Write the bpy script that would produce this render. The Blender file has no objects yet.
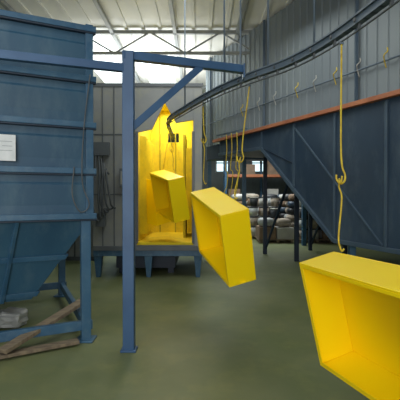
import bpy, bmesh, math, random
from mathutils import Vector, Matrix, Euler
random.seed(7)
sc=bpy.context.scene
try:
    sc.view_settings.view_transform='Standard'
    sc.view_settings.look='None'
except Exception: pass

# ---------------------------------------------------------------- materials
def lin(c):
    return tuple(((v/255)/12.92 if v/255<=0.04045 else ((v/255+0.055)/1.055)**2.4) for v in c)
def mat(name,c1,c2=None,rough=.5,metal=0.,scale=4.,bump=0.,emit=0.,detail=6,stretch=(1,1,1),spec=.5,dust=None,damt=.4):
    m=bpy.data.materials.new(name); m.use_nodes=True
    nt=m.node_tree; b=nt.nodes['Principled BSDF']
    b.inputs['Roughness'].default_value=rough; b.inputs['Metallic'].default_value=metal
    b.inputs['Specular IOR Level'].default_value=spec
    c1=lin(c1)+(1,); b.inputs['Base Color'].default_value=c1
    if c2:
        tc=nt.nodes.new('ShaderNodeTexCoord'); mp=nt.nodes.new('ShaderNodeMapping'); mp.inputs['Scale'].default_value=stretch
        n=nt.nodes.new('ShaderNodeTexNoise'); n.inputs['Scale'].default_value=scale; n.inputs['Detail'].default_value=detail
        r=nt.nodes.new('ShaderNodeValToRGB'); r.color_ramp.elements[0].position=.35; r.color_ramp.elements[1].position=.68
        r.color_ramp.elements[0].color=c1; r.color_ramp.elements[1].color=lin(c2)+(1,)
        nt.links.new(tc.outputs['Object'],mp.inputs['Vector']); nt.links.new(mp.outputs[0],n.inputs['Vector'])
        nt.links.new(n.outputs['Fac'],r.inputs['Fac'])
        out=r.outputs[0]
        if dust:
            n2=nt.nodes.new('ShaderNodeTexNoise'); n2.inputs['Scale'].default_value=scale*2.7; n2.inputs['Detail'].default_value=9; n2.inputs['Roughness'].default_value=.7
            mr=nt.nodes.new('ShaderNodeMapRange'); mr.inputs[1].default_value=.48; mr.inputs[2].default_value=.72; mr.inputs[3].default_value=0; mr.inputs[4].default_value=damt
            mx=nt.nodes.new('ShaderNodeMixRGB'); mx.inputs[2].default_value=lin(dust)+(1,)
            nt.links.new(mp.outputs[0],n2.inputs['Vector']); nt.links.new(n2.outputs['Fac'],mr.inputs[0])
            nt.links.new(mr.outputs[0],mx.inputs[0]); nt.links.new(out,mx.inputs[1]); out=mx.outputs[0]
        nt.links.new(out,b.inputs['Base Color'])
        if bump:
            bp=nt.nodes.new('ShaderNodeBump'); bp.inputs['Strength'].default_value=bump; bp.inputs['Distance'].default_value=.02
            nt.links.new(n.outputs['Fac'],bp.inputs['Height']); nt.links.new(bp.outputs[0],b.inputs['Normal'])
    if emit:
        b.inputs['Emission Color'].default_value=c1; b.inputs['Emission Strength'].default_value=emit
    return m
M_tank=mat('tank_blue_paint',(34,72,98),(48,88,112),.5,scale=1.5,stretch=(1,1,.4),dust=(100,124,134),damt=.3)
M_tankrib=mat('tank_rib_paint',(42,82,112),(56,96,124),.45,scale=3,dust=(110,130,138),damt=.3)
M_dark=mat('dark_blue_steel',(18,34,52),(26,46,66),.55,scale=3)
M_post=mat('frame_blue_paint',(46,80,118),(56,92,130),.45,scale=3)
M_oven=mat('oven_blue_grey',(40,58,76),(56,74,92),.42,scale=1.2,stretch=(1,1,.4),dust=(104,118,126),damt=.3)
M_ovenrib=mat('oven_rib',(58,76,94),(72,90,104),.45,scale=2)
M_clad=mat('grey_cladding',(108,118,124),(124,134,138),.5,scale=.8,stretch=(1,1,.3))
M_booth=mat('booth_grey_sheet',(128,132,132),(146,148,146),.55,metal=.0,scale=1.5,dust=(170,166,120),damt=.3)
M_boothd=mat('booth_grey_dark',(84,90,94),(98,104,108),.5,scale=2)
M_yel=mat('yellow_powder_coat',(255,218,0),(255,224,4),.4,scale=2)
M_yeldust=mat('yellow_overspray',(236,208,22),(214,188,22),.75,scale=2.5,bump=.1,dust=(170,158,50),damt=.5)
M_yeldk=mat('yellow_overspray_shaded',(160,148,24),(184,168,28),.8,scale=3)  # olive copy of the overspray, paints shading into the booth's right interior
M_hook=mat('hook_yellow',(214,190,50),(180,150,40),.5,scale=20)
M_orange=mat('orange_rail_paint',(172,108,72),(150,88,58),.55,scale=3)
M_track=mat('track_steel',(84,100,114),(98,112,124),.5,scale=5)
M_floor=mat('floor_concrete',(94,104,66),(114,120,86),.42,scale=.9,bump=.03,detail=8,dust=(138,138,84),damt=.4,spec=.4)
M_wall=mat('wall_sheet',(84,94,98),(102,110,112),.6,scale=1)
M_ceil=mat('roof_sheet',(200,202,196),(214,214,206),.6,scale=1)
M_truss=mat('truss_steel',(130,136,136),(146,150,148),.5,scale=3)
M_sky=mat('skylight_sheet',(225,235,235),emit=1.8)
M_win=mat('window_daylight',(205,232,240),emit=1.6)
M_wood=mat('weathered_wood',(104,92,76),(134,120,98),.8,scale=6,stretch=(1,6,1),bump=.2)
M_bag=mat('white_plastic',(176,180,178),(150,154,154),.5,scale=9,bump=.4)
M_sack=mat('woven_sack',(160,150,136),(132,122,108),.8,scale=6,bump=.3)
M_card=mat('cardboard',(134,112,92),(112,94,78),.85,scale=3)
M_black=mat('black_plastic',(30,34,38),(42,46,50),.5,scale=4)
M_bucket=mat('bucket_offwhite',(180,180,174),(162,160,152),.45,scale=3)
M_paper=mat('paper',(222,226,228),(206,212,214),.7,scale=10)
M_ink=mat('ink',(150,156,164))
M_hose=mat('hose_grey',(70,76,80),(90,96,100),.55,scale=6)

# ---------------------------------------------------------------- mesh builder
class MB:
    def __init__(s,name): s.name=name; s.v=[]; s.f=[]; s.mi=[]; s.mats=[]; s.sm=[]
    def _m(s,m):
        if m not in s.mats: s.mats.append(m)
        return s.mats.index(m)
    def add(s,vs,fs,m,smooth=False):
        o=len(s.v); s.v+= [tuple(v) for v in vs]; i=s._m(m)
        for f in fs: s.f.append([a+o for a in f]); s.mi.append(i); s.sm.append(smooth)
    def hexa(s,b,t,m):
        s.add(list(b)+list(t),[(3,2,1,0),(4,5,6,7),(0,1,5,4),(1,2,6,5),(2,3,7,6),(3,0,4,7)],m)
    def box(s,c,d,m,rot=None):
        c=Vector(c); x,y,z=[a/2 for a in d]
        P=[Vector(p) for p in [(-x,-y,-z),(x,-y,-z),(x,y,-z),(-x,y,-z),(-x,-y,z),(x,-y,z),(x,y,z),(-x,y,z)]]
        if rot is not None: P=[rot@p for p in P]
        P=[p+c for p in P]; s.hexa(P[:4],P[4:],m)
    def bb(s,a,b,m):
        s.box([(a[i]+b[i])/2 for i in range(3)],[abs(a[i]-b[i]) for i in range(3)],m)
    def beam(s,p0,p1,w,h,m,up=(0,0,1)):
        p0=Vector(p0);p1=Vector(p1);d=(p1-p0).normalized();u=Vector(up)
        if abs(d.dot(u))>.98:u=Vector((0,1,0))
        sd=d.cross(u).normalized();u=sd.cross(d)
        a=sd*w/2;b=u*h/2
        s.hexa([p0-a-b,p0+a-b,p0+a+b,p0-a+b],[p1-a-b,p1+a-b,p1+a+b,p1-a+b],m)
    def prism(s,poly,ext,m):
        n=len(poly);e=Vector(ext)
        P=[Vector(p) for p in poly];Q=[p+e for p in P]
        s.add(P+Q,[tuple(range(n)),tuple(range(2*n-1,n-1,-1))]+[(i,(i+1)%n,(i+1)%n+n,i+n) for i in range(n)],m)
    def tube(s,pts,r,m,n=8,r1=None):
        pts=[Vector(p) for p in pts];vs=[];fs=[];N=len(pts);prev=None
        for i,p in enumerate(pts):
            d=(pts[min(i+1,N-1)]-pts[max(i-1,0)]).normalized()
            if prev is None:
                u=Vector((0,0,1)) if abs(d.z)<.9 else Vector((1,0,0))
                a=d.cross(u).normalized()
            else:
                a=(prev-d*prev.dot(d)).normalized()
            prev=a;b=d.cross(a)
            rr=r if r1 is None else r+(r1-r)*i/(N-1)
            for k in range(n):
                t=2*math.pi*k/n; vs.append(p+(a*math.cos(t)+b*math.sin(t))*rr)
        for i in range(N-1):
            for k in range(n): fs.append((i*n+k,i*n+(k+1)%n,(i+1)*n+(k+1)%n,(i+1)*n+k))
        fs.append(tuple(range(n-1,-1,-1)));fs.append(tuple(range((N-1)*n,N*n)))
        s.add(vs,fs,m,True)
    def done(s,bevel=0.,subd=0,parent=None,origin=None):
        me=bpy.data.meshes.new(s.name)
        o=Vector(origin) if origin is not None else Vector((0,0,0))
        me.from_pydata([tuple(Vector(v)-o) for v in s.v],[],s.f)
        for m in s.mats: me.materials.append(m)
        for i,p in enumerate(me.polygons): p.material_index=s.mi[i]; p.use_smooth=s.sm[i]
        bm=bmesh.new();bm.from_mesh(me);bmesh.ops.recalc_face_normals(bm,faces=bm.faces);bm.to_mesh(me);bm.free()
        ob=bpy.data.objects.new(s.name,me);sc.collection.objects.link(ob);ob.location=o
        if bevel:
            b=ob.modifiers.new('bevel','BEVEL');b.width=bevel;b.segments=2;b.limit_method='ANGLE';b.angle_limit=.7
        if parent: ob.parent=parent
        return ob
def cr(pts,n=8):
    pts=[Vector(p) for p in pts];P=[pts[0]*2-pts[1]]+pts+[pts[-1]*2-pts[-2]];out=[]
    for i in range(1,len(P)-2):
        a,b,c,d=P[i-1:i+3]
        for k in range(n):
            t=k/n;out.append(.5*((2*b)+(c-a)*t+(2*a-5*b+4*c-d)*t*t+(3*b-a-3*c+d)*t**3))
    out.append(pts[-1]);return out

# ---------------------------------------------------------------- room
XL,XR,YB,YF,ZC=-8.,9.,-5.,22.,5.6
m=MB('floor');m.bb((XL,YB,-.1),(XR,YF,0),M_floor);m.done()
m=MB('ceiling');m.bb((XL,YB,ZC),(XR,YF,ZC+.1),M_ceil)
x=XL+.2
while x<XR: m.bb((x,YB,ZC-.035),(x+.08,YF,ZC),M_ceil); x+=.4
m.done()
m=MB('wall_left');m.bb((XL-.1,YB,0),(XL,YF,ZC),M_wall);m.done()
m=MB('wall_right');m.bb((XR,YB,0),(XR+.1,YF,ZC),M_wall);m.done()
m=MB('wall_front');m.bb((XL,YB-.1,0),(XR,YB,ZC),M_wall);m.done()
m=MB('wall_back');m.bb((XL,YF,0),(XR,YF+.1,ZC),M_wall)
x=XL+.1
while x<XR: m.bb((x,YF-.04,0),(x+.12,YF,ZC),M_wall); x+=.4
m.done()
for i,(a,b,z0,z1) in enumerate([(.9,2.3,2.9,3.9),(2.9,4.3,2.9,3.9),(4.9,6.4,2.9,3.9),(-5.6,-4.0,3.0,4.2),(-3.2,-1.6,3.0,4.2)]):
    m=MB('window_%d'%(i+1));m.bb((a,YF-.06,z0),(b,YF-.05,z1),M_win)
    for xx in (a,(a+b)/2,b): m.bb((xx-.04,YF-.1,z0-.04),(xx+.04,YF-.04,z1+.04),M_truss)
    for zz in (z0,(z0+z1)/2,z1): m.bb((a,YF-.1,zz-.03),(b,YF-.04,zz+.03),M_truss)
    m.done()
# skylights
for i,(xx,y0,y1) in enumerate([(-2.9,9.5,18),(-5.6,0,20),(3.6,-2,5),(-1.3,11,20)]):
    m=MB('skylight_panel'); m.bb((xx-.45,y0,ZC-.05),(xx+.45,y1,ZC-.04),M_sky); m.done()
# trusses
for y in (4.6,9.4,14.2,19.0):
    m=MB('roof_truss')
    m.beam((XL,y,ZC-.1),(XR,y,ZC-.1),.07,.08,M_truss);m.beam((XL,y,ZC-.6),(XR,y,ZC-.6),.06,.07,M_truss)
    x=XL;k=0
    while x<XR-.5:
        a,b=(ZC-.6,ZC-.1) if k%2 else (ZC-.1,ZC-.6)
        m.beam((x,y,a),(x+.85,y,b),.035,.035,M_truss);x+=.85;k+=1
    m.done()
m=MB('roof_purlins')
for x in [-7,-5.5,-4,-2.1,-.6,.9,2.4,3.9,5.5,7]:
    m.bb((x-.04,YB,ZC-.14),(x+.04,YF,ZC-.05),M_truss)
m.done()

# ---------------------------------------------------------------- left tank (blue hopper silo)
O=Vector((-1.19,4.3,0));U=Vector((-.897,-.443,0));N=Vector((.443,-.897,0))
def T(s,d,z): return O+U*s+N*d+Vector((0,0,z))
def tbox(m,s0,s1,d0,d1,z0,z1,mt):
    m.hexa([T(s0,d0,z0),T(s1,d0,z0),T(s1,d1,z0),T(s0,d1,z0)],[T(s0,d0,z1),T(s1,d0,z1),T(s1,d1,z1),T(s0,d1,z1)],mt)
m=MB('blue_hopper_tank')
SL=3.0;DP=-2.2
tbox(m,0,SL,DP,0,1.37,3.45,M_tank)
for z in (3.40,2.86,2.36,1.86,1.37):
    tbox(m,-.04,SL+.04,DP-.04,.055,z-.03,z+.03,M_tankrib)
    tbox(m,-.04,SL+.04,.0,.05,z-.05,z-.03,M_dark)  # dark strip paints shade along the rib's lower edge
for z in (3.13,2.61,2.11,1.61):   # shallow pressed panel creases
    m.hexa([T(.06,0,z-.12),T(SL-.06,0,z-.12),T(SL-.06,-.01,z-.12),T(.06,-.01,z-.12)],
           [T(.06,.018,z+.1),T(SL-.06,.018,z+.1),T(SL-.06,-.01,z+.14),T(.06,-.01,z+.14)],M_tank)
tbox(m,-.01,.07,-.02,.04,1.37,3.45,M_tankrib)
tbox(m,1.47,1.53,0,.04,1.37,3.45,M_tankrib)
# hopper
hb=[T(.0,0,1.34),T(SL,0,1.34),T(SL,DP,1.34),T(0,DP,1.34)]
lo=[T(.6,-.4,.42),T(2.4,-.4,.42),T(2.4,DP+.4,.42),T(.6,DP+.4,.42)]
m.hexa(lo,hb,M_tank)
def fr(t): 
    return [Vector(lo[i]).lerp(hb[i],t) for i in range(4)]
for t in (.04,.5):
    a=fr(t);b=fr(t+.06);c=sum(a,Vector())/4
    a=[c+(p-c)*1.03 for p in a];b=[c+(p-c)*1.03 for p in b]
    m.hexa(a,b,M_tankrib)
for s in (.9,1.5,2.1):
    p=Vector(lo[0]).lerp(lo[1],(s-.6)/1.8); q=T(s if s==1.5 else (s-.15 if s<1.5 else s+.15),0,1.34)
    m.beam(p+N*.02,q+N*.02,.04,.04,M_tankrib)
# legs and base frame
for s in (.07,SL-.07):
    for d in (-.02,DP+.07):
        m.beam(T(s,d,0),T(s,d,1.37),.1,.1,M_tankrib,up=(N.x,N.y,0))
        m.box(T(s,d,.01),(.2,.2,.02),M_tankrib)
for d in (-.02,DP+.07): m.beam(T(0,d,.17),T(SL,d,.17),.06,.1,M_tankrib)
for s in (.07,SL-.07): m.beam(T(s,0,.17),T(s,DP,.17),.06,.1,M_tankrib)
tbox(m,1.2,1.8,-1.4,-.8,.2,.42,M_dark)
m.done(bevel=.006)
m=MB('paper_notice')
tbox(m,.76,.94,.056,.06,1.94,2.2,M_paper)
for k in range(3): tbox(m,.79,.91-.03*(k%2),.0595,.061,2.04+.045*k,2.045+.045*k,M_ink)
m.done()
m=MB('dangling_cable')
m.tube(cr([T(.03,.07,2.9),T(.1,.08,2.3),T(.12,.09,1.75),T(.05,.1,1.5),T(.14,.09,1.42),T(.22,.08,1.6),T(.2,.075,1.9)]),.007,M_hose)
m.done()

# ---------------------------------------------------------------- scrap at tank foot
m=MB('wooden_plank');m.beam((-1.9,3.72,.10),(-1.38,4.75,.34),.12,.04,M_wood);m.beam((-1.98,3.74,.04),(-1.3,4.15,.04),.1,.035,M_wood)
m.done(bevel=.004)
def blob(name,c,d,mt,seed=0,sub=3,rough=.12):
    bm=bmesh.new();bmesh.ops.create_icosphere(bm,subdivisions=sub,radius=.5)
    rr=random.Random(seed)
    for v in bm.verts:
        p=v.co.copy(); q=Vector([math.copysign(abs(a*2)**.6,a)/2 for a in p])
        q*=1+rough*(math.sin(p.x*17+seed)+math.sin(p.y*13+seed*2)+math.sin(p.z*19+p.x*9))/2+rr.uniform(-.03,.03)
        v.co=Vector((q.x*d[0],q.y*d[1],q.z*d[2]))+Vector(c)
    fs=[[v.index for v in f.verts] for f in bm.faces]; vs=[v.co.copy() for v in bm.verts]; bm.free()
    return vs,fs
m=MB('crumpled_plastic_bag');vs,fs=blob('',(-2.3,4.75,.1),(.34,.3,.2),M_bag,3);m.add(vs,fs,M_bag)
m.done()

# ---------------------------------------------------------------- blue portal frame
PX,PY=-.73,4.0
m=MB('steel_portal_frame')
m.beam((PX,PY,0),(PX,PY,3.06),.115,.1,M_post,up=(0,1,0))
m.box((PX,PY,.012),(.16,.14,.024),M_post)
bd=Vector((1.18,.42,0)).normalized()
A=Vector((PX,PY,3.02))
m.beam(A-bd*.06,A+bd*1.3,.08,.085,M_post)
m.beam(A-Vector((0,0,.13))-bd*.05,A-Vector((0,0,.13))-bd*1.6,.07,.08,M_post)
m.beam((PX+.02,PY+.01,2.28),A+bd*.78-Vector((0,0,.03)),.07,.075,M_post)
m.box(A+bd*1.3+Vector((0,0,-.03)),(.02,.14,.16),M_post)
m.tube([A+bd*1.26,A+bd*1.26+Vector((0,0,2.5))],.012,M_track)
m.done(bevel=.006)

# ---------------------------------------------------------------- conveyor track
TZ=3.0
tp=[(1.75,-1.0),(1.6,1.0),(1.46,2.1),(1.33,3.0),(1.17,3.7),(.94,4.25),(.6,4.74),(.22,5.4),(-.25,6.5),(-.6,7.5),(-.66,8.6),(-.66,10.4)]
tr=cr([(a,b,TZ) for a,b in tp],8)
m=MB('conveyor_track')
for i in range(len(tr)-1):
    a,b=tr[i],tr[i+1]; e=(b-a).normalized()*.01
    m.beam(a-e,b+e,.06,.015,M_track); m.beam(a-e+Vector((0,0,.035)),b+e+Vector((0,0,.035)),.02,.06,M_track); m.beam(a-e+Vector((0,0,.07)),b+e+Vector((0,0,.07)),.06,.015,M_track)
for i in range(4,len(tr)-16,10):
    m.tube([tr[i]+Vector((0,0,.07)),tr[i]+Vector((0,0,ZC-TZ-.05))],.012,M_track)
for i in range(2,len(tr)-2,4):
    q=tr[i]
    m.box(q+Vector((0,0,-.03)),(.02,.03,.05),M_hose)
    for s in (-1,1): m.tube([q+Vector((s*.03,0,.025)),q+Vector((s*.042,0,.025))],.018,M_hose,n=10)
m.tube([q+Vector((0,0,-.055)) for q in tr],.008,M_hose,n=6)
m.done()

# ---------------------------------------------------------------- powder booth
Y0,Y1=7.5,9.7;ZT=3.72;ZB=.55
m=MB('powder_coating_booth')
t=.05
xl,xo,xp,xi,xr=-2.06,-1.21,-.78,-.13,.04
def fp(poly,mt=M_booth): m.prism([(a,Y0,b) for a,b in poly],(0,t,0),mt)
fp([(xl,ZB),(xo,ZB),(xo,ZT),(xl,ZT)]); fp([(xi,ZB),(xr,ZB),(xr,ZT),(xi,ZT)])
fp([(xo,ZB),(xi,ZB),(xi,.68),(xo,.68)])
fp([(xo,2.8),(-.92,2.86),(-.68,3.38),(-.68,ZT),(xo,ZT)])
fp([(-.68,3.38),(-.46,2.98),(xi,3.04),(xi,ZT),(-.68,ZT)])
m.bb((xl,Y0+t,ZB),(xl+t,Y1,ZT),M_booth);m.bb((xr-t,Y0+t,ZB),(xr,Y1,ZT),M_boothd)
m.bb((xl+t,Y0+t,ZT-t),(xr-t,Y1,ZT),M_yeldust)
m.bb((xl+t,Y0+t,ZB),(xr-t,Y1,ZB+.1),M_boothd)
m.bb((xo-.03,Y0+t,.66),(xo,Y1-.02,ZT-t),M_yeldust)
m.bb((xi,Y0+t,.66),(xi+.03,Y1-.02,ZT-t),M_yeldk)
m.bb((xo,Y0+t,.655),(xi,Y1-.02,.68),M_yeldust)
m.bb((xl,Y1-t,ZB),(-.8,Y1,ZT),M_yeldust);m.bb((-.52,Y1-t,ZB),(xr,Y1,ZT),M_yeldust)
m.bb((-.8,Y1-t,ZB),(-.52,Y1,2.9),M_yeldust);m.bb((-.8,Y1-t,3.12),(-.52,Y1,ZT),M_yeldust)
m.bb((-.36,8.4,.68),(-.31,9.3,2.9),M_yeldk)
m.bb((-.3,8.35,1.55),(-.14,8.4,2.6),M_yeldust)
for a in (-1.0,-.62): m.bb((a,Y1-t-.02,.68),(a+.03,Y1-t,3.6),M_yeldk)
# folded filter baffle along the left inner wall
for k in range(5):
    y=7.9+.32*k
    m.prism([(xo,y,.8),(xo+.11,y+.14,.8),(xo,y+.28,.8)],(0,0,2.0),M_yeldust)
for a in (xo,xi): m.bb((a-.025,Y0-.025,.66),(a+.025,Y0,2.82),M_boothd)
m.bb((xo,Y0-.025,.64),(xi,Y0,.69),M_yeldust)
for a in (-1.66,-1.88,-1.4): m.bb((a,Y0-.015,ZB),(a+.025,Y0,ZT),M_boothd)
for z in (1.6,2.75): m.bb((xl,Y0-.012,z),(xo-.03,Y0,z+.025),M_boothd)
m.bb((xl-.02,Y0-.02,ZT-.05),(xr+.02,Y0,ZT+.02),M_boothd)
m.bb((xl,Y0-.02,ZB-.02),(xr,Y0,ZB+.07),M_boothd)
for a in (xl+.08,-1.0,xr-.08):
    for y in (Y0+.1,Y1-.1): 
        m.hexa([(a-.04,y-.04,0),(a+.04,y-.04,0),(a+.04,y+.04,0),(a-.04,y+.04,0)],[(a-.09,y-.08,ZB),(a+.09,y-.08,ZB),(a+.09,y+.08,ZB),(a-.09,y+.08,ZB)],M_tankrib)
for y in (Y0+.06,Y1-.06): m.bb((xl,y-.05,ZB-.13),(xr,y+.05,ZB),M_tankrib)
for a in (xl+.05,xr-.05): m.bb((a-.05,Y0,ZB-.13),(a+.05,Y1,ZB),M_tankrib)
m.bb((-1.7,Y0+.4,.12),(-.5,Y1-.3,ZB-.1),M_dark); 
for a in (-1.6,-.6): m.bb((a-.06,Y0+.5,0),(a+.06,Y0+.7,.14),M_dark)
m.done(bevel=.005)
m=MB('spray_gun_hoses')
for k in range(6):
    x=-1.98+.05*k
    m.tube(cr([(x,7.42,2.5-.1*k),(x+.04*math.sin(k),7.36,2.0),(x-.05*math.cos(k*2),7.33,1.5),(x+.06,7.36,1.1+.06*k),(x+.12,7.42,1.35)]),.017,M_hose)
m.bb((-2.02,7.38,2.35),(-1.72,7.475,2.6),M_boothd)
m.bb((-1.98,7.38,1.0),(-1.8,7.475,1.25),M_boothd)
m.done()
m=MB('control_box');m.bb((-1.52,7.36,1.75),(-1.34,7.475,2.1),M_boothd);m.bb((-1.5,7.35,1.8),(-1.36,7.362,2.05),M_booth)
m.tube([(-1.43,7.43,1.75),(-1.43,7.43,.7)],.02,M_hose);m.done()

# ---------------------------------------------------------------- oven (raised camel-back) on the right
E=Vector((.64,9.93,0));D=Vector((2.16,-4.47,0)).normalized();NO=Vector((-D.y,D.x,0))
if NO.x<0: NO=-NO
def Q(s,d,z): return E+D*s+NO*d+Vector((0,0,z))
m=MB('curing_oven')
s1_=1.62; s2_=3.75; SE=8.2; W=3.0
prof=[(-.3,2.62),(s1_,2.58),(s2_,.80),(SE,.70),(SE,3.0),(-.3,3.0)]
m.prism([Q(a,0,b) for a,b in prof],NO*W,M_oven)
for (a,b),(c,d) in zip(prof[:3],prof[1:4]):
    m.beam(Q(a,-.02,b+.03),Q(c,-.02,d+.03),.05,.07,M_ovenrib)
for s,z0 in ((.75,2.62),(1.62,2.58),(2.7,1.72),(3.75,.8),(4.75,.78),(5.8,.76),(6.9,.74)):
    m.beam(Q(s,-.015,z0+.03),Q(s,-.015,2.97),.05,.035,M_ovenrib,up=(NO.x,NO.y,0))
m.beam(Q(2.7,-.012,2.9),Q(4.7,-.012,.85),.03,.03,M_ovenrib)
m.beam(Q(s1_,-.012,2.62),Q(2.7,-.012,2.2),.02,.02,M_dark)
for s in (4.0,6.2):
    for d in (.12,W-.12):
        m.beam(Q(s,d,0),Q(s,d,.8),.1,.1,M_tankrib)
for s in (-.1,1.2):
    for d in (1.3,W-.12): m.beam(Q(s,d,0),Q(s,d,2.62),.1,.1,M_dark)
for d in (1.3,W-.12): m.beam(Q(-.1,d,.1),Q(1.2,d,2.5),.05,.05,M_dark)
m.done(bevel=.006)
m=MB('orange_guard_rail')
m.beam(Q(-.5,-.06,3.02),Q(SE,-.06,3.02),.09,.07,M_orange)
for s in (0,1.5,3,4.5,6,7.5): m.beam(Q(s,-.0,3.0),Q(s,-.06,3.02),.05,.04,M_orange)
m.done(bevel=.004)
m=MB('corrugated_cladding_panel')
def cl(s0,s1,z0,z1,d):
    pts=[];s=s0
    while s<s1:
        for a,b in ((0,0),(.11,0),(.125,-.02),(.165,-.02),(.18,0)):
            pts.append((s+a,d+b))
        s+=.2
    V=[Q(a,b,z0) for a,b in pts]+[Q(a,b,z1) for a,b in pts];n=len(pts)
    m.add(V,[(i,i+1,i+1+n,i+n) for i in range(n-1)],M_clad)
cl(-1.6,SE,3.0,5.5,.25)
for s in (-1.2,1.4,4.0,6.6): m.beam(Q(s,.2,3.0),Q(s,.2,5.5),.05,.05,M_ovenrib)
m.tube([Q(-1.2,.17,3.62),Q(SE,.17,3.62)],.015,M_track)
for s in (.6,1.3,1.9,2.6,3.1,3.6,4.1,4.6,5.2): m.tube(cr([Q(s,.16,3.5),Q(s,.12,3.6),Q(s+.04,.06,3.66),Q(s+.07,.1,3.72),Q(s+.05,.12,3.78)],5),.009,M_bucket if int(s*10)%2 else M_hook)
m.done()

# ---------------------------------------------------------------- yellow trays
TW,TD,TH=1.03,.315,.816
def tray(c,e):
    m=MB('yellow_metal_tray');w,d,h=TW/2,TD/2,TH/2;t=.012
    m.bb((-w,d-t,-h),(w,d,h),M_yel)
    m.bb((-w,-d,h-t),(w,d-t,h),M_yel);m.bb((-w,-d,-h),(w,d-t,-h+t),M_yel)
    m.bb((-w,-d,-h+t),(-w+t,d-t,h-t),M_yel);m.bb((w-t,-d,-h+t),(w,d-t,h-t),M_yel)
    L=.028
    m.bb((-w+t,-d,h-t-L),(w-t,-d+.008,h-t),M_yel);m.bb((-w+t,-d,-h+t),(w-t,-d+.008,-h+t+L),M_yel)
    m.bb((-w+t,-d,-h+t+L),(-w+t+L,-d+.008,h-t-L),M_yel);m.bb((w-t-L,-d,-h+t+L),(w-t,-d+.008,h-t-L),M_yel)
    for sx in (-1,1):
        for sz in (-1,1):
            m.tube([(sx*w*.93,d,sz*h*.9),(sx*w*.93,d+.012,sz*h*.9)],.014,M_yel)
    m.bb((w,-.03,-h+.02),(w+.03,.03,-h+.028),M_yel)
    o=m.done(bevel=.004)
    o.location=c;o.rotation_euler=e
    return o
b1=((1.127,2.491,.737),(.228,-.008,-1.27));b2=((.242,4.506,1.162),(.221,.236,-1.242));b3=((-.6,7.55,1.6),(.227,.183,-1.112))
def corner(b,sx,sy,sz): return Vector(b[0])+Euler(b[1]).to_matrix()@Vector((sx*TW/2,sy*TD/2,sz*TH/2))
for b in (b1,b2,b3): tray(*b)
def hook(top,mid,bot,extra=None):
    m=MB('yellow_wire_hook')
    t_,b_=Vector(top),Vector(bot)
    z=mid
    k=lambda zz:t_.lerp(b_,(t_.z-zz)/(t_.z-b_.z))
    P=[t_,k(t_.z-.15),k(z+.35),k(z+.12)+Vector((.01,0,0)),k(z+.04)+Vector((.035,.0,0)),k(z-.01)+Vector((.03,0,0)),k(z-.03),k(z)+Vector((-.03,0,0)),k(z+.04)+Vector((-.035,0,0))]
    m.tube(cr(P,6),.008,M_hook)
    P=[k(z+.03)+Vector((0,-.03,0)),k(z-.01)+Vector((0,-.02,0)),k(z-.03),k(z-.0)+Vector((0,.03,.01)),k(z-.06)+Vector((0,.03,0)),k(z-.15)+Vector((.01,0,0)),k(b_.z+.12)+Vector((-.012,0,0)),b_+Vector((0,0,.04)),b_+Vector((.015,0,.012)),b_+Vector((.03,0,.03))]
    m.tube(cr(P,6),.007,M_hook)
    m.box(t_+Vector((0,0,-.01)),(.03,.03,.02),M_track)
    return m.done()
c1=corner(b1,-.85,1,1)
c2=corner(b2,.3,1,1);c3=corner(b3,.1,1,1)
TT=TZ-.07
hook((1.235,3.42,TT),1.72,c1);hook((.6,4.74,TT),2.0,c2)
def near(p):
    q=min(tr,key=lambda a:(a.x-p.x)**2+(a.y-p.y)**2);return Vector((q.x,q.y,TT))
hook(near(c3),2.45,c3)
for (x,y,zl) in ((.12,5.75,1.75),):
    q=near(Vector((x,y,0)));hook(q,2.4,(q.x+.02,q.y,zl))
m=MB('spare_hook_bundle')
for k in range(3):
    x=.6+.1*k;y=8.9-.2*k
    m.tube(cr([(x,y,3.0-.02*k),(x+.01,y,2.6),(x-.02,y,2.2),(x+.03,y,2.1),(x+.01,y,1.8),(x-.05,y,1.65-.1*k),(x+.04,y,1.6-.1*k)]),.01,M_hook)
m.beam((.4,9.22,3.0),(1.0,8.2,3.0),.03,.03,M_track)
m.done()
# folded sheet panel already coated, hung deeper in the booth
m=MB('folded_yellow_panel')
pc=Vector((-.92,8.3,0))
m.hexa([pc+Vector((-.2,0,1.0)),pc+Vector((.02,-.12,.95)),pc+Vector((.025,-.105,.95)),pc+Vector((-.195,.015,1.0))],
       [pc+Vector((-.24,0,1.95)),pc+Vector((-.04,-.12,1.9)),pc+Vector((-.035,-.105,1.9)),pc+Vector((-.235,.015,1.95))],M_yel)
m.hexa([pc+Vector((.02,-.12,.95)),pc+Vector((.34,.1,1.05)),pc+Vector((.335,.115,1.05)),pc+Vector((.025,-.105,.95))],
       [pc+Vector((-.04,-.12,1.9)),pc+Vector((.28,.1,1.98)),pc+Vector((.275,.115,1.98)),pc+Vector((-.035,-.105,1.9))],M_yel)
m.tube([pc+Vector((.1,0,1.92)),(-.655,8.3,TZ-.07)],.007,M_hook)
m.done()

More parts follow.
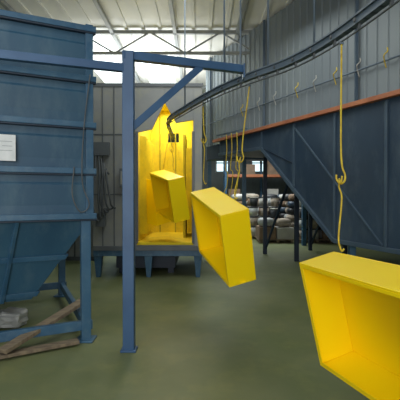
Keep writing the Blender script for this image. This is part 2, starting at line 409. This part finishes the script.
# ---------------------------------------------------------------- background stores
def pallet(m,cx,cy):
    for k in range(6): m.bb((cx-.6,cy-.5+k*.18,.1),(cx+.6,cy-.39+k*.18,.13),M_wood)
    for k in (-.55,0,.47): m.bb((cx+k,cy-.5,0),(cx+k+.08,cy+.5,.1),M_wood)
    m.bb((cx-.6,cy-.5,.0),(cx+.6,cy-.42,.02),M_wood)
def bucket(m,x,y,z,mt,r=.15,h=.34):
    m.tube([(x,y,z),(x,y,z+h*.9)],r*.85,mt,n=14,r1=r)
    m.tube([(x,y,z+h*.9),(x,y,z+h)],r*1.05,M_black if mt is not M_black else M_bucket,n=14)
cols=[M_bucket,M_black,M_sack,M_card,M_bag]
SK=[M_sack,M_bag,M_card,M_black,M_sack,M_bucket,M_oven]
for i,(cx,cy,kind) in enumerate([(2.35,14.6,0),(3.8,14.6,1),(3.15,15.9,1),(5.2,14.6,0),(1.85,16.0,1),(4.45,15.9,0),(2.55,13.4,2),(3.85,13.4,0)]):
    m=MB('loaded_pallet');pallet(m,cx,cy)
    if kind==0:
        for L in range(5 if i else 4):
            for a in range(3):
                for b in range(3):
                    if L==3 and (a+b+i)%2: continue
                    bucket(m,cx-.38+.38*a,cy-.34+.34*b,.13+.35*L,cols[(a*3+2*L+b+i)%5])
    elif kind==1:
        for L in range(6):
            for a in range(2):
                for b in range(2):
                    vs,fs=blob('',(cx-.3+.6*a+random.uniform(-.04,.04),cy-.24+.48*b,.26+.25*L),(.56,.46,.27),M_sack,L*4+a*2+b,2,.04)
                    m.add(vs,fs,SK[(L*3+a*2+b+i)%7],True)
    else:
        m.bb((cx-.58,cy-.45,.13),(cx-.02,cy+.4,.53),M_card);m.bb((cx+.02,cy-.45,.13),(cx+.58,cy+.4,.5),M_bucket)
        vs,fs=blob('',(cx-.3,cy-.1,.68),(.56,.6,.3),M_sack,5,2,.05);m.add(vs,fs,M_bag,True)
        vs,fs=blob('',(cx+.3,cy-.05,.66),(.5,.6,.3),M_sack,8,2,.05);m.add(vs,fs,M_sack,True)
        bucket(m,cx+.05,cy+.2,.8,M_black)
    m.done()
m=MB('storage_rack')
for x in (1.2,3.0,4.8,6.6):
    for y in (18.2,19.2): m.bb((x-.05,y-.05,0),(x+.05,y+.05,3.6),M_tankrib)
for z in (1.3,2.5,3.5):
    for y in (18.2,19.2): m.bb((1.15,y-.04,z-.06),(6.65,y+.04,z+.06),M_orange)
    m.bb((1.15,18.2,z+.06),(6.65,19.2,z+.08),M_wood)
for x in (1.6,2.3,3.4,4.1,5.2,6.0):
    for z in (1.38,2.58): m.bb((x-.25,18.4,z),(x+.3,19.0,z+.5+.2*math.sin(x*7+z)),[M_card,M_black,M_bucket][int(x*3+z)%3])
m.done()
m=MB('background_duct')
m.bb((.2,12.1,2.7),(6.5,12.7,3.3),M_oven)
for x in (.3,1.4,3.3,6.2): m.bb((x-.06,12.3,0),(x+.06,12.45,2.7),M_tankrib)
m.done()
m=MB('grey_cabinet');m.bb((-3.6,9.5,0),(-2.5,10.3,2.4),M_boothd);m.bb((-3.55,9.47,.1),(-3.07,9.5,2.3),M_booth);m.bb((-3.03,9.47,.1),(-2.55,9.5,2.3),M_booth);m.done()

# ---------------------------------------------------------------- lights
def area(name,loc,rot,size,e,col=(1,1,1),sy=None):
    l=bpy.data.lights.new(name,'AREA');l.energy=e;l.size=size;l.color=col
    if sy: l.shape='RECTANGLE';l.size_y=sy
    o=bpy.data.objects.new(name,l);sc.collection.objects.link(o);o.location=loc;o.rotation_euler=rot;return o
area('camera_side_fill',(-.8,-4.6,2.4),(math.radians(92),0,0),6,380,(1,.98,.97),3.8)  # unseen fill added behind the camera to brighten the trays; no door modelled
area('overhead_fill',(.3,6.0,4.9),(0,0,0),3,85,(.97,1,.97))  # added soft fill from above, no lamp fixture behind it
area('overhead_fill.001',(1.8,15,4.9),(0,0,0),3,330,(.95,1,1))  # added fill to lighten the background stores
area('overhead_fill.002',(-2.5,1.0,4.9),(0,0,0),3,80,(.97,1,1))  # another added overhead fill without a fixture
area('ceiling_fill',(-1.6,11.5,4.2),(math.radians(180),0,0),3,190,(.98,1,1))  # invisible fill added to brighten the ceiling
area('booth_lamp',(-.67,8.6,3.6),(0,0,0),.5,42,(1,.98,.9),1.8)
w=bpy.data.worlds.new('world');sc.world=w;w.use_nodes=True
w.node_tree.nodes['Background'].inputs[0].default_value=(.5,.6,.7,1);w.node_tree.nodes['Background'].inputs[1].default_value=.3

# ---------------------------------------------------------------- camera
cd=bpy.data.cameras.new('camera');cd.lens=35.1;cd.sensor_width=36
co=bpy.data.objects.new('camera',cd);sc.collection.objects.link(co)
co.location=(0,0,1.6);co.rotation_euler=(math.radians(90-.73),0,0)
sc.camera=co
